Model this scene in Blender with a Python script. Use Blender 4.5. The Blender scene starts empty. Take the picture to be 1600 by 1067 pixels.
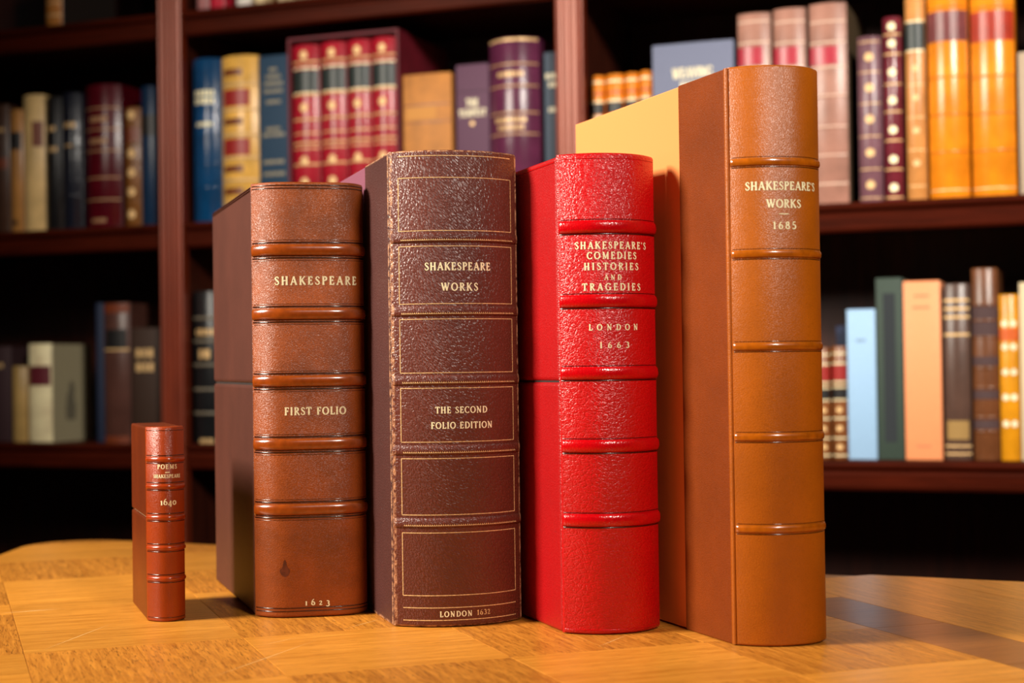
import bpy, bmesh, math, random
from mathutils import Vector, Matrix
R = math.radians
scene = bpy.context.scene
C = scene.collection
random.seed(7)

# ---------------------------------------------------------------- camera
cam_d = bpy.data.cameras.new('camera')
cam = bpy.data.objects.new('camera', cam_d)
C.objects.link(cam)
cam_d.sensor_width = 36.0
cam_d.lens = 2450.0 / 1600.0 * 36.0
cam.matrix_world = (Matrix.Translation((0, 0, .205)) @ Matrix.Rotation(R(90) + .0155, 4, 'X')
                    @ Matrix.Rotation(-.0135, 4, 'Z'))
cam_d.clip_start = .05
cam_d.dof.use_dof = True
cam_d.dof.focus_distance = 1.235
cam_d.dof.aperture_fstop = 5.0
cam_d.dof.aperture_blades = 9
scene.camera = cam

# ---------------------------------------------------------------- light
world = bpy.data.worlds.new('world')
scene.world = world
world.use_nodes = True
world.node_tree.nodes['Background'].inputs[0].default_value = (1.0, .9, .8, 1)
world.node_tree.nodes['Background'].inputs[1].default_value = .004

def area(name, loc, target, sx, sy, power, col, spread=180):
    d = bpy.data.lights.new(name, 'AREA')
    d.shape = 'RECTANGLE'; d.size = sx; d.size_y = sy
    d.energy = power; d.color = col; d.spread = R(spread)
    o = bpy.data.objects.new(name, d)
    C.objects.link(o)
    o.location = loc
    o.rotation_euler = (Vector(target) - Vector(loc)).to_track_quat('-Z', 'Y').to_euler()
    return o
area('softbox_key', (-1.55, .85, 1.20), (.25, 1.55, .2), .5, .6, 22, (1, .91, .78), 100)
area('softbox_front', (.98, -.85, 1.85), (.56, 2.3, .50), .32, .42, 12.3, (1, .92, .82), 56)

vs = scene.view_settings
vs.view_transform = 'Standard'
vs.look = 'None'
vs.gamma = 1.0
vs.use_curve_mapping = False
vs.exposure = 0.3

# ---------------------------------------------------------------- materials
def nodes_of(name):
    m = bpy.data.materials.new(name); m.use_nodes = True
    nt = m.node_tree
    return m, nt, nt.nodes['Principled BSDF']

def N(nt, kind, **kw):
    n = nt.nodes.new(kind)
    for k, v in kw.items():
        if k.startswith('i_'):
            key = k[2:]
            n.inputs[int(key) if key.isdigit() else key].default_value = v
        else:
            setattr(n, k, v)
    return n

def mixcol(nt, fac, a, b, blend='MIX'):
    m = N(nt, 'ShaderNodeMix', data_type='RGBA', blend_type=blend)
    for s, v in ((0, fac), (6, a), (7, b)):
        if hasattr(v, 'is_output'):
            nt.links.new(v, m.inputs[s])
        elif s == 0:
            m.inputs[0].default_value = v
        else:
            m.inputs[s].default_value = (*v[:3], 1)
    return m.outputs[2]

def ramp(nt, src, p0, p1, c0=0.0, c1=1.0):
    r = N(nt, 'ShaderNodeMapRange', clamp=True)
    nt.links.new(src, r.inputs[0])
    r.inputs[1].default_value = p0; r.inputs[2].default_value = p1
    r.inputs[3].default_value = c0; r.inputs[4].default_value = c1
    return r.outputs[0]

def srgb(r, g, b):
    f = lambda c: c / 12.92 if c <= .04045 else ((c + .055) / 1.055) ** 2.4
    return (f(r / 255), f(g / 255), f(b / 255))

_mats = {}
def leather(name, col, scale=420, stretch=(1, 1, 1), rot=(0, 0, 0), bump=.25, rough=.42, var=.25,
            var_scale=14, wear=None, crease=0, spec=.5):
    """tanned leather: pebbled grain relief, cloudy dye, optional rubbed edges (wear = (x0, x1, colour))"""
    if name in _mats: return _mats[name]
    m, nt, b = nodes_of(name)
    L = nt.links
    tc = N(nt, 'ShaderNodeTexCoord')
    mp = N(nt, 'ShaderNodeMapping', vector_type='TEXTURE', i_3=tuple(1 / q for q in stretch), i_2=rot)
    L.new(tc.outputs['Object'], mp.inputs[0])
    n1 = N(nt, 'ShaderNodeTexNoise', i_Scale=var_scale, i_Detail=4.0, i_Roughness=.6)
    L.new(tc.outputs['Object'], n1.inputs['Vector'])
    f = ramp(nt, n1.outputs[0], .32, .68)
    dark = [c * (1 - var) for c in col]; lite = [min(1, c * (1 + var)) for c in col]
    colour = mixcol(nt, f, dark, lite)
    wob = N(nt, 'ShaderNodeTexNoise', i_Scale=scale * .35, i_Detail=2.0)
    L.new(mp.outputs[0], wob.inputs['Vector'])
    add = N(nt, 'ShaderNodeVectorMath', operation='MULTIPLY_ADD')
    L.new(wob.outputs[1], add.inputs[0]); add.inputs[1].default_value = (1.6 / scale,) * 3
    L.new(mp.outputs[0], add.inputs[2])
    vo = N(nt, 'ShaderNodeTexVoronoi', feature='DISTANCE_TO_EDGE', i_Scale=scale)
    L.new(add.outputs[0], vo.inputs['Vector'])
    grain = ramp(nt, vo.outputs['Distance'], 0, .28)
    colour = mixcol(nt, ramp(nt, vo.outputs['Distance'], 0, .12, .35, 0), colour, [c * .45 for c in col])
    hgt = grain
    if crease:
        v2 = N(nt, 'ShaderNodeTexVoronoi', feature='DISTANCE_TO_EDGE', i_Scale=crease)
        L.new(add.outputs[0], v2.inputs['Vector'])
        c2 = ramp(nt, v2.outputs['Distance'], 0, .16)
        mm = N(nt, 'ShaderNodeMath', operation='MULTIPLY_ADD')
        L.new(c2, mm.inputs[0]); mm.inputs[1].default_value = 1.5; L.new(grain, mm.inputs[2])
        hgt = mm.outputs[0]
    if wear:
        sx = N(nt, 'ShaderNodeSeparateXYZ'); L.new(tc.outputs['Object'], sx.inputs[0])
        nn = N(nt, 'ShaderNodeTexNoise', i_Scale=240.0, i_Detail=3.0); L.new(tc.outputs['Object'], nn.inputs['Vector'])
        tot = None
        for axis, pos, wd in wear[0]:
            d = N(nt, 'ShaderNodeMath', operation='SUBTRACT'); L.new(sx.outputs[axis], d.inputs[0]); d.inputs[1].default_value = pos
            a = N(nt, 'ShaderNodeMath', operation='ABSOLUTE'); L.new(d.outputs[0], a.inputs[0])
            k = ramp(nt, a.outputs[0], 0, wd, 1, 0)
            if tot is None: tot = k
            else:
                mx = N(nt, 'ShaderNodeMath', operation='MAXIMUM'); L.new(tot, mx.inputs[0]); L.new(k, mx.inputs[1]); tot = mx.outputs[0]
        p = N(nt, 'ShaderNodeMath', operation='MULTIPLY'); L.new(tot, p.inputs[0]); L.new(ramp(nt, nn.outputs[0], .38, .62), p.inputs[1])
        colour = mixcol(nt, p.outputs[0], colour, wear[1])
    L.new(colour, b.inputs['Base Color'])
    bp = N(nt, 'ShaderNodeBump', i_Strength=bump, i_Distance=.0006)
    L.new(hgt, bp.inputs['Height'])
    L.new(bp.outputs[0], b.inputs['Normal'])
    b.inputs['Roughness'].default_value = rough
    b.inputs['Specular IOR Level'].default_value = spec
    _mats[name] = m
    return m

def plain(name, col, rough=.5, metal=0.0, var=.12, scale=60, bump=0.0, spec=.5, stretch=(1, 1, 1)):
    """dyed cloth, paper, paint or metal with a little mottling"""
    if name in _mats: return _mats[name]
    m, nt, b = nodes_of(name)
    tc = N(nt, 'ShaderNodeTexCoord')
    mp = N(nt, 'ShaderNodeMapping', i_3=stretch); nt.links.new(tc.outputs['Object'], mp.inputs[0])
    n1 = N(nt, 'ShaderNodeTexNoise', i_Scale=float(scale), i_Detail=3.0)
    nt.links.new(mp.outputs[0], n1.inputs['Vector'])
    c = mixcol(nt, ramp(nt, n1.outputs[0], .3, .7), [x * (1 - var) for x in col], [min(1, x * (1 + var)) for x in col])
    nt.links.new(c, b.inputs['Base Color'])
    b.inputs['Roughness'].default_value = rough
    b.inputs['Metallic'].default_value = metal
    b.inputs['Specular IOR Level'].default_value = spec
    if bump:
        bp = N(nt, 'ShaderNodeBump', i_Strength=bump, i_Distance=.0005)
        nt.links.new(n1.outputs[0], bp.inputs['Height']); nt.links.new(bp.outputs[0], b.inputs['Normal'])
    _mats[name] = m
    return m

def wood(name, dark, lite, grain=(3, 60, 60), rough=.35, bump=.05, rnd=0.0, flecks=0.0, coat=0.0, spec=.5, tint=(1, 1, 1)):
    """grain runs along the object's own x axis; each piece takes its own tone and offset"""
    m, nt, b = nodes_of(name)
    L = nt.links
    tc = N(nt, 'ShaderNodeTexCoord'); oi = N(nt, 'ShaderNodeObjectInfo')
    off = N(nt, 'ShaderNodeVectorMath', operation='MULTIPLY_ADD')
    cmb = N(nt, 'ShaderNodeCombineXYZ')
    for i in range(3): L.new(oi.outputs['Random'], cmb.inputs[i])
    L.new(cmb.outputs[0], off.inputs[0]); off.inputs[1].default_value = (13, 7, 3)
    L.new(tc.outputs['Object'], off.inputs[2])
    mp = N(nt, 'ShaderNodeMapping', i_3=grain); L.new(off.outputs[0], mp.inputs[0])
    n1 = N(nt, 'ShaderNodeTexNoise', i_Scale=2.2, i_Detail=6.0, i_Roughness=.65, i_Distortion=.6)
    L.new(mp.outputs[0], n1.inputs['Vector'])
    c = mixcol(nt, ramp(nt, n1.outputs[0], .3, .7), dark, lite)
    if flecks:
        mp2 = N(nt, 'ShaderNodeMapping', i_3=(90, 900, 900)); L.new(off.outputs[0], mp2.inputs[0])
        n2 = N(nt, 'ShaderNodeTexNoise', i_Scale=1.0, i_Detail=2.0); L.new(mp2.outputs[0], n2.inputs['Vector'])
        c = mixcol(nt, ramp(nt, n2.outputs[0], .56, .72, 0, flecks), c, [x * .35 for x in dark])
    if rnd:
        hs = N(nt, 'ShaderNodeHueSaturation'); L.new(c, hs.inputs['Color'])
        L.new(ramp(nt, oi.outputs['Random'], 0, 1, 1 - rnd, 1 + rnd), hs.inputs['Value'])
        c = hs.outputs[0]
    L.new(c, b.inputs['Base Color'])
    b.inputs['Roughness'].default_value = rough
    b.inputs['Coat Weight'].default_value = coat
    b.inputs['Coat Roughness'].default_value = .22 if rough < .38 and tint[1] == 1 else .34
    b.inputs['Specular Tint'].default_value = (*tint, 1)
    b.inputs['Specular IOR Level'].default_value = spec
    bp = N(nt, 'ShaderNodeBump', i_Strength=bump, i_Distance=.001)
    L.new(n1.outputs[0], bp.inputs['Height']); L.new(bp.outputs[0], b.inputs['Normal'])
    return m

M = {}
M['mahogany'] = wood('mahogany', (.020, .0035, .0015), (.062, .011, .004), (30, 30, 3), rough=.40, bump=.03)
M['mahogany_post'] = wood('mahogany_post', (.11, .013, .003), (.20, .026, .007), (30, 30, 3), rough=.36, bump=.02, spec=1.0, tint=(1, .5, .4), coat=.28)
M['mahogany_shelf'] = wood('mahogany_shelf', (.022, .0024, .0007), (.060, .0065, .0018), (3, 40, 40), rough=.45, bump=.03, spec=.10, tint=(1, .5, .4))
M['oak'] = wood('oak', (.52, .185, .016), (.86, .36, .048), (6, 90, 90), rough=.36, bump=.06, rnd=.10, flecks=.45, coat=.15)
M['oak_cross'] = wood('oak_cross', (.36, .115, .010), (.74, .29, .034), (10, 130, 130), rough=.38, bump=.05, rnd=.10, flecks=.85, coat=.12)
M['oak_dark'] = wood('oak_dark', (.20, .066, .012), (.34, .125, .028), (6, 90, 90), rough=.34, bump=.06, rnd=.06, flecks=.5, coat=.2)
M['oak_edge'] = wood('oak_edge', (.24, .095, .022), (.42, .18, .04), (4, 60, 60), rough=.38, bump=.05)
M['gold'] = plain('gold_leaf', (1.0, .84, .52), rough=.42, metal=.12, var=.15, scale=900)
M['gold_dim'] = plain('gold_leaf_rubbed', (.72, .46, .20), rough=.45, metal=.2, var=.35, scale=700)
def burnished(name, col, rough=.2):
    m = plain(name, col, rough=rough, var=.18, scale=200, bump=.05)
    m.node_tree.nodes['Principled BSDF'].inputs['Coat Weight'].default_value = .5
    m.node_tree.nodes['Principled BSDF'].inputs['Coat Roughness'].default_value = .14
    return m
M['gold_faint'] = plain('gold_leaf_faded', (.40, .22, .10), rough=.5, metal=.15, var=.35, scale=500)
M['cream_ink'] = plain('cream_lettering', (.85, .75, .50), rough=.5)
M['paper'] = plain('page_edges', (.55, .45, .30), rough=.8, var=.2, scale=30, stretch=(40, 1, 1))
M['floor'] = wood('floor_boards', (.03, .012, .006), (.06, .025, .012), (3, 40, 40), rough=.5)
M['wall'] = plain('wall_paint', (.06, .04, .03), rough=.8)

# ---------------------------------------------------------------- mesh helpers
class MB:
    def __init__(s): s.v = []; s.f = []; s.sm = []
    def add(s, vs, fs, smooth=False):
        k = len(s.v); s.v += [tuple(v) for v in vs]
        for f in fs:
            s.f.append([i + k for i in f]); s.sm.append(smooth)
    def box(s, x0, x1, y0, y1, z0, z1):
        s.add([(x0, y0, z0), (x1, y0, z0), (x1, y1, z0), (x0, y1, z0), (x0, y0, z1), (x1, y0, z1), (x1, y1, z1), (x0, y1, z1)],
              [(0, 3, 2, 1), (4, 5, 6, 7), (0, 1, 5, 4), (1, 2, 6, 5), (2, 3, 7, 6), (3, 0, 4, 7)])
        return s
    def prism(s, poly, z0, z1):
        n = len(poly)
        s.add([(x, y, z0) for x, y in poly] + [(x, y, z1) for x, y in poly],
              [list(range(n))[::-1], list(range(n, 2 * n))] + [(i, (i + 1) % n, n + (i + 1) % n, n + i) for i in range(n)])
        return s
    def mesh(s, name, bevel=0, seg=2):
        me = bpy.data.meshes.new(name)
        me.from_pydata(s.v, [], s.f)
        me.polygons.foreach_set('use_smooth', s.sm)
        if bevel:
            bm = bmesh.new(); bm.from_mesh(me)
            bmesh.ops.bevel(bm, geom=[e for e in bm.edges if len(e.link_faces) == 2 and e.calc_face_angle(0) > .6], offset=bevel, segments=seg, affect='EDGES', profile=.5)
            bm.to_mesh(me); bm.free()
        me.update()
        return me
    def build(s, name, mat, parent=None, bevel=0, seg=2):
        o = bpy.data.objects.new(name, s.mesh(name, bevel, seg))
        o.data.materials.append(mat)
        C.objects.link(o)
        if parent is not None: o.parent = parent
        return o

def box(name, mat, parent, b, bevel=0, seg=2):
    return MB().box(*b).build(name, mat, parent, bevel, seg)

def empty(name, loc, rz=0):
    o = bpy.data.objects.new(name, None); C.objects.link(o)
    o.location = loc; o.rotation_euler = (0, 0, rz); o.empty_display_size = .05
    return o

def tag(o, label, cat, group=None):
    o['label'] = label; o['category'] = cat
    if group: o['group'] = group
    return o

def struct(o):
    o['kind'] = 'structure'; return o

# ---------------------------------------------------------------- lettering (stroked roman capitals)
TK, TN = .21, .12
def _line(x0, y0, x1, y1, w): return [[(x0, y0, w), ((x0 + x1) / 2, (y0 + y1) / 2, w), (x1, y1, w)]]
def _arc(cx, cy, rx, ry, a0, a1, n=12):
    out = []
    for i in range(n + 1):
        a = R(a0 + (a1 - a0) * i / n)
        out.append((cx + rx * math.cos(a), cy + ry * math.sin(a), TN + (TK - TN) * abs(math.cos(a)) ** 1.3))
    return [out]
def _ser(x, y, h=.13): return _line(x - h, y, x + h, y, TN)
def _stem(x): return _line(x, 0, x, 1, TK) + _ser(x, .04) + _ser(x, .96)
_S = [[(.50, .74, .12), (.50, .86, .1), (.36, .955, TN), (.22, .92, .13), (.135, .77, .17), (.22, .62, .18), (.36, .5, .19), (.49, .37, .18),
       (.53, .21, .16), (.43, .07, .12), (.27, .04, TN), (.13, .11, .1), (.10, .27, .12)]]
GL = {
 ' ': (.42, []),
 'I': (.40, _stem(.2)),
 'H': (.86, _stem(.2) + _stem(.66) + _line(.2, .5, .66, .5, TN)),
 'E': (.68, _stem(.2) + _line(.2, .955, .56, .955, TN) + _line(.2, .045, .58, .045, TN) + _line(.2, .52, .46, .52, TN)
       + _line(.55, .98, .55, .78, TN) + _line(.58, .02, .58, .24, TN) + _line(.46, .62, .46, .42, TN)),
 'F': (.64, _stem(.2) + _line(.2, .955, .56, .955, TN) + _line(.2, .52, .46, .52, TN) + _line(.55, .98, .55, .78, TN) + _line(.46, .62, .46, .42, TN)),
 'L': (.64, _stem(.2) + _line(.2, .045, .58, .045, TN) + _line(.58, .02, .58, .26, TN)),
 'T': (.74, _line(.37, 0, .37, 1, TK) + _ser(.37, .04) + _line(.06, .955, .68, .955, TN) + _line(.07, .98, .07, .76, TN) + _line(.67, .98, .67, .76, TN)),
 'P': (.66, _stem(.2) + _line(.2, .955, .36, .955, TN) + _arc(.34, .73, .22, .225, 90, -90) + _line(.2, .505, .36, .505, TN)),
 'R': (.76, _stem(.2) + _line(.2, .955, .36, .955, TN) + _arc(.34, .74, .21, .215, 90, -90) + _line(.2, .525, .36, .525, TN) + _line(.34, .52, .66, .03, .16) + _ser(.68, .04, .07)),
 'B': (.70, _stem(.2) + _line(.2, .955, .36, .955, TN) + _arc(.34, .75, .19, .205, 90, -90) + _line(.2, .545, .36, .545, TN) + _arc(.34, .295, .24, .25, 90, -90) + _line(.2, .045, .36, .045, TN)),
 'D': (.84, _stem(.2) + _line(.2, .955, .36, .955, TN) + _arc(.34, .5, .40, .455, 90, -90, 16) + _line(.2, .045, .36, .045, TN)),
 'O': (.90, _arc(.45, .5, .35, .46, 0, 360, 28)),
 'C': (.80, _arc(.45, .5, .35, .46, 50, 310, 22) + _line(.68, .98, .68, .72, TN) + _line(.68, .03, .68, .25, TN)),
 'G': (.86, _arc(.45, .5, .35, .46, 50, 320, 22) + _line(.70, .98, .70, .72, TN) + _line(.70, .04, .70, .42, TK) + _ser(.70, .42, .12)),
 'S': (.62, _S),
 'A': (.84, _line(.14, .03, .42, 1, TN) + _line(.42, 1, .71, .03, TK) + _line(.24, .34, .60, .34, TN) + _ser(.14, .04, .11) + _ser(.71, .04, .12)),
 'K': (.82, _stem(.2) + _line(.22, .42, .64, .95, TN) + _line(.36, .57, .70, .04, TK) + _ser(.66, .96, .1) + _ser(.70, .04, .1)),
 'N': (.90, _line(.2, 0, .2, .96, TN) + _line(.16, .97, .70, .03, TK) + _line(.70, .04, .70, 1, TN) + _ser(.2, .04, .1) + _ser(.14, .96, .08) + _ser(.70, .96, .1)),
 'M': (1.02, _line(.2, 0, .2, .96, TN) + _line(.2, .97, .51, .1, TK) + _line(.51, .1, .82, .97, TN) + _line(.82, 0, .82, .97, TK) + _ser(.2, .04, .1) + _ser(.82, .04, .12) + _ser(.17, .96, .1) + _ser(.85, .96, .1)),
 'W': (1.12, _line(.12, .97, .36, .02, TK) + _line(.36, .02, .56, .97, TN) + _line(.52, .97, .76, .02, TK) + _line(.76, .02, .98, .97, TN) + _ser(.12, .96, .11) + _ser(.54, .96, .1) + _ser(.98, .96, .1)),
 'V': (.82, _line(.12, .97, .40, .02, TK) + _line(.40, .02, .68, .97, TN) + _ser(.12, .96, .11) + _ser(.68, .96, .1)),
 "'": (.24, _line(.12, .98, .10, .72, .13)),
 '-': (1.0, _line(0, .5, 1, .5, .55)),
 '0': (.66, _arc(.33, .5, .24, .46, 0, 360, 24)),
 '1': (.50, _line(.27, 0, .27, 1, TK) + _ser(.27, .04, .13) + _line(.27, .96, .12, .84, TN)),
 '2': (.64, [[(.13, .74, .13), (.17, .88, .11), (.32, .955, TN), (.46, .88, .15), (.49, .72, .18), (.42, .52, .15), (.28, .3, .12), (.12, .07, .1)]] + _line(.1, .06, .54, .06, .13) + _line(.54, .03, .54, .2, TN)),
 '3': (.62, _arc(.30, .74, .19, .22, 140, -90) + _arc(.28, .29, .25, .25, 90, -145)),
 '4': (.68, _line(.44, 0, .44, 1, TK) + _line(.44, .98, .08, .3, TN) + _line(.06, .29, .62, .29, TN) + _ser(.44, .04, .12)),
 '5': (.62, _line(.18, .96, .52, .96, .13) + _line(.18, .96, .16, .55, TN) + _arc(.28, .32, .25, .28, 125, -145)),
 '6': (.66, _arc(.33, .3, .23, .265, 0, 360, 20) + [[(.10, .34, .17), (.14, .6, .16), (.26, .83, .13), (.46, .98, TN)]]),
 '8': (.64, _arc(.32, .75, .18, .205, 0, 360, 18) + _arc(.32, .28, .23, .25, 0, 360, 20)),
}
OLD = {'1': (0, .68), '3': (-.28, .98), '4': (-.28, .98), '0': (0, .68), '2': (0, .68), '6': (0, 1.0)}   # old-style figures: drop and height

def text_mesh(s, width, cap, mapper, old=False):
    """mapper(u, w) -> point; u runs along the spine, w up from the text's middle"""
    adv = [GL[c][0] * cap for c in s]
    nat = sum(adv); sx = 1.0; track = 0.0
    if len(s) > 1: track = (width - nat) / (len(s) - 1)
    if len(s) == 1: sx = width / nat
    elif track < -.03 * cap:
        track = 0; sx = width / nat
    mb = MB(); x = -width / 2
    for c, a in zip(s, adv):
        dy, hy = OLD.get(c, (0, 1)) if old else (0, 1)
        for st in GL[c][1]:
            pts = []
            for (px, py, w) in st: pts.append((x + px * cap * sx, (dy + py * hy - .5) * cap, w * cap))
            fine = [pts[0]]
            for p, q in zip(pts, pts[1:]):
                fine.append(q)
            vs = []; fs = []
            for i, p in enumerate(fine):
                a0 = fine[max(0, i - 1)]; a1 = fine[min(len(fine) - 1, i + 1)]
                dx, dz = a1[0] - a0[0], a1[1] - a0[1]; l = math.hypot(dx, dz) or 1
                nx, nz = -dz / l * p[2] / 2, dx / l * p[2] / 2
                vs += [mapper(p[0] + nx, p[1] + nz), mapper(p[0] - nx, p[1] - nz)]
                if i: fs.append((2 * i - 2, 2 * i - 1, 2 * i + 1, 2 * i))
            mb.add(vs, fs)
        x += a * sx + track
    return mb

# ---------------------------------------------------------------- spine geometry
class Spine:
    """convex back of a book: x 0..W across, y forward (negative) by up to b; sk pushes the right side forward"""
    def __init__(s, W, b, p, H, sk=0.0, n=48):
        s.W, s.b, s.p, s.H, s.sk = W, b, p, H, sk
        raw = []
        for i in range(801):
            t = -1 + 2 * i / 800
            raw.append((W / 2 * (1 + t), -b * (1 - abs(t) ** p) - sk * (t + 1) / 2))
        cum = [0]
        for a, c in zip(raw, raw[1:]): cum.append(cum[-1] + math.hypot(c[0] - a[0], c[1] - a[1]))
        s.A = cum[-1]; s.raw = raw; s.cum = cum; s.n = n
    def at(s, u, off=0.0):
        """u from -A/2 to A/2; off along the outward normal -> x, y"""
        d = min(max(u + s.A / 2, 0), s.A)
        lo, hi = 0, 800
        while hi - lo > 1:
            mid = (lo + hi) // 2
            if s.cum[mid] <= d: lo = mid
            else: hi = mid
        k = (d - s.cum[lo]) / max(1e-9, s.cum[lo + 1] - s.cum[lo])
        a, c = s.raw[lo], s.raw[lo + 1]
        i0, i1 = max(0, lo - 6), min(800, lo + 7)
        tx, ty = s.raw[i1][0] - s.raw[i0][0], s.raw[i1][1] - s.raw[i0][1]
        l = math.hypot(tx, ty)
        return a[0] + (c[0] - a[0]) * k + ty / l * off, a[1] + (c[1] - a[1]) * k - tx / l * off
    def us(s, n=None): 
        n = n or s.n
        return [-s.A / 2 + s.A * i / n for i in range(n + 1)]
    def body(s, z0, z1, back=.004, r=.0016, base=0.0):
        mb = MB(); us = s.us(); n = len(us)
        rows = [(z0, -r), (z0 + r * .3, -r * .35), (z0 + r, 0), (z1 - r, 0), (z1 - r * .3, -r * .35), (z1, -r)]
        vs = []
        for z, o in rows:
            for u in us: vs.append((*s.at(u, o + base), z))
        fs = []
        for j in range(len(rows) - 1):
            for i in range(n - 1):
                a = j * n + i; fs.append((a, a + 1, a + n + 1, a + n))
        mb.add(vs, fs, True)
        # closed back and ends
        k = len(rows)
        bl = [s.raw[0][0], back], [s.raw[-1][0], back]
        first = [vs[i] for i in range(n)]; last = [vs[(k - 1) * n + i] for i in range(n)]
        mb.add(first + [(bl[1][0], back, z0), (bl[0][0], back, z0)], [list(range(n + 2))[::-1]])
        mb.add(last + [(bl[1][0], back, z1), (bl[0][0], back, z1)], [list(range(n + 2))])
        mb.add([(bl[0][0], back, z0), (bl[1][0], back, z0), (bl[1][0], back, z1), (bl[0][0], back, z1)], [(0, 3, 2, 1)])
        for c, cx in ((0, bl[0][0]), (n - 1, bl[1][0])):
            col = [vs[j * n + c] for j in range(k)]
            f = list(range(k + 2))
            mb.add(col + [(cx, back, z1), (cx, back, z0)], [f if c == 0 else f[::-1]])
        return mb
    def rib(s, z, h, prot, u0=None, u1=None, seg=8, flat=1.0):
        """rounded raised band round the spine"""
        mb = MB(); us = [u for u in s.us() if (u0 is None or u >= u0 - 1e-6) and (u1 is None or u <= u1 + 1e-6)]
        vs = []; fs = []
        m = seg + 1
        for i, u in enumerate(us):
            e = 1.0 if 0 < i < len(us) - 1 else .55
            for j in range(m):
                a = math.pi * j / seg
                ca, sa = math.cos(a), math.sin(a)
                vs.append((*s.at(u, prot * e * (sa ** flat) - .0004), z - h / 2 * ca))
        for i in range(len(us) - 1):
            for j in range(seg): fs.append((i * m + j, (i + 1) * m + j, (i + 1) * m + j + 1, i * m + j + 1))
        mb.add(vs, fs, True)
        mb.add(vs[:m], [list(range(m))]); mb.add(vs[-m:], [list(range(m))[::-1]])
        return mb
    def strip(s, z0, z1, u0, u1, off=.0002, n=None):
        """thin leaf or leather piece laid on the spine"""
        n = n or max(2, int((u1 - u0) / s.A * 40))
        mb = MB(); vs = []; fs = []
        for i in range(n + 1):
            u = u0 + (u1 - u0) * i / n
            x, y = s.at(u, off); xb, yb = s.at(u, -.0003)
            vs += [(xb, yb, z0), (x, y, z0), (x, y, z1), (xb, yb, z1)]
        for i in range(n):
            for j in range(3):
                a = 4 * i + j; fs.append((a, a + 4, a + 5, a + 1))
        fs += [(0, 1, 2, 3), (4 * n + 3, 4 * n + 2, 4 * n + 1, 4 * n)]
        mb.add(vs, fs)
        return mb
    def blob(s, z, r, u=0.0, off=.0003, n=10, star=.25):
        """small gilt flower stamped on the spine"""
        pts = [(u, z)]
        for i in range(2 * n):
            a = math.pi * i / n; k = r * (1 if i % 2 == 0 else 1 - star)
            pts.append((u + k * math.cos(a), z + k * math.sin(a)))
        mb = MB()
        mb.add([(*s.at(p[0], off), p[1]) for p in pts], [(0, i, i % (2 * n) + 1) for i in range(1, 2 * n + 1)])
        return mb
    def text(s, t, u, width, z, cap, off=.00025, old=False):
        return text_mesh(t, width, cap, lambda a, w: (*s.at(u + a, off), z + w), old)

# ================================================================ SETTING
YAW = R(-20.5)
EX = Vector((math.cos(YAW), math.sin(YAW), 0)); EY = Vector((-math.sin(YAW), math.cos(YAW), 0))
P0 = Vector((.0893, 2.5, 0))
def case_pt(s, d, z): return P0 + EX * s + EY * d + Vector((0, 0, z))
FLOOR = -.76

fl = MB().box(-3, 3.4, -2.2, 4.2, FLOOR - .05, FLOOR).build('floor', M['floor']); struct(fl)
wb = MB().box(-2.2, 2.2, .40, .48, FLOOR, 1.9).build('wall_back', M['wall']); struct(wb)
wb.location = P0; wb.rotation_euler = (0, 0, YAW)

# ---- bookcase
bc = empty('bookcase', case_pt(0, 0, FLOOR), YAW)
tag(bc, 'tall dark mahogany bookcase with reeded posts and moulded shelves', 'bookcase')
def in_case(o): o.location.z = -FLOOR; return o
PW = .046; TOPZ = 1.42
posts = [-1.500, -.758, -.0155, .726, 1.468]
def reeded_post():
    mb = MB(); prof = [(0, .022), (0, .002), (.003, 0)]
    for k in range(3):
        x0 = .006 + k * .0117
        for i in range(7):
            a = math.pi * i / 6
            prof.append((x0 + .0054 - .0050 * math.cos(a), .0005 - .0014 * math.sin(a) + (.0006 if i in (0, 6) else 0)))
    prof += [(.043, 0), (.046, .002), (.046, .022)]
    mb.prism(prof[::-1][::-1], FLOOR + .10, TOPZ)
    return mb
for s in posts:
    o = in_case(reeded_post().build('post', M['mahogany_post'], bc)); o.location.x = s
    o = in_case(box('divider_panel', M['mahogany'], bc, (.011, .035, .0222, .338, FLOOR + .10, TOPZ))); o.location.x = s
in_case(box('back_panel', M['mahogany'], bc, (-1.5, 1.514, .3385, .352, FLOOR + .10, TOPZ)))
in_case(box('plinth', M['mahogany_shelf'], bc, (-1.51, 1.524, .004, .352, FLOOR, FLOOR + .0995), .004))
in_case(box('cornice', M['mahogany_shelf'], bc, (-1.53, 1.544, -.03, .352, TOPZ + .0005, TOPZ + .07), .01))
bays = {'L': (-1.4648, -.7472), 'M': (-.7228, -.0047), 'R': (.0197, .7368), 'X': (.7612, 1.4788)}
levels = {'L': [.8390, .4650, .0750, -.33], 'M': [.8390, .4650, .0755, -.33], 'R': [.8390, .4438, .0555, -.33], 'X': [.8390, .4438, .0555, -.33]}
for k, (a, b) in bays.items():
    for z in levels[k]:
        sh = in_case(box('shelf', M['mahogany_shelf'], bc, (a, b, .0225, .338, z - .022, z)))
        nose = MB()
        prof = [(.0222, 0), (.012, 0), (.0095, -.0018), (.0085, -.006), (.0095, -.0105), (.0125, -.0125), (.0165, -.013), (.0165, -.0155),
                (.013, -.017), (.012, -.020), (.012, -.040), (.015, -.044), (.0222, -.044)]
        n = len(prof)
        nose.add([(a, y, z + w) for y, w in prof] + [(b, y, z + w) for y, w in prof],
                 [list(range(n))[::-1], list(range(n, 2 * n))] + [(i, (i + 1) % n, n + (i + 1) % n, n + i) for i in range(n)])
        o = nose.build('edge_molding', M['mahogany_shelf'], sh)

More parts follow.
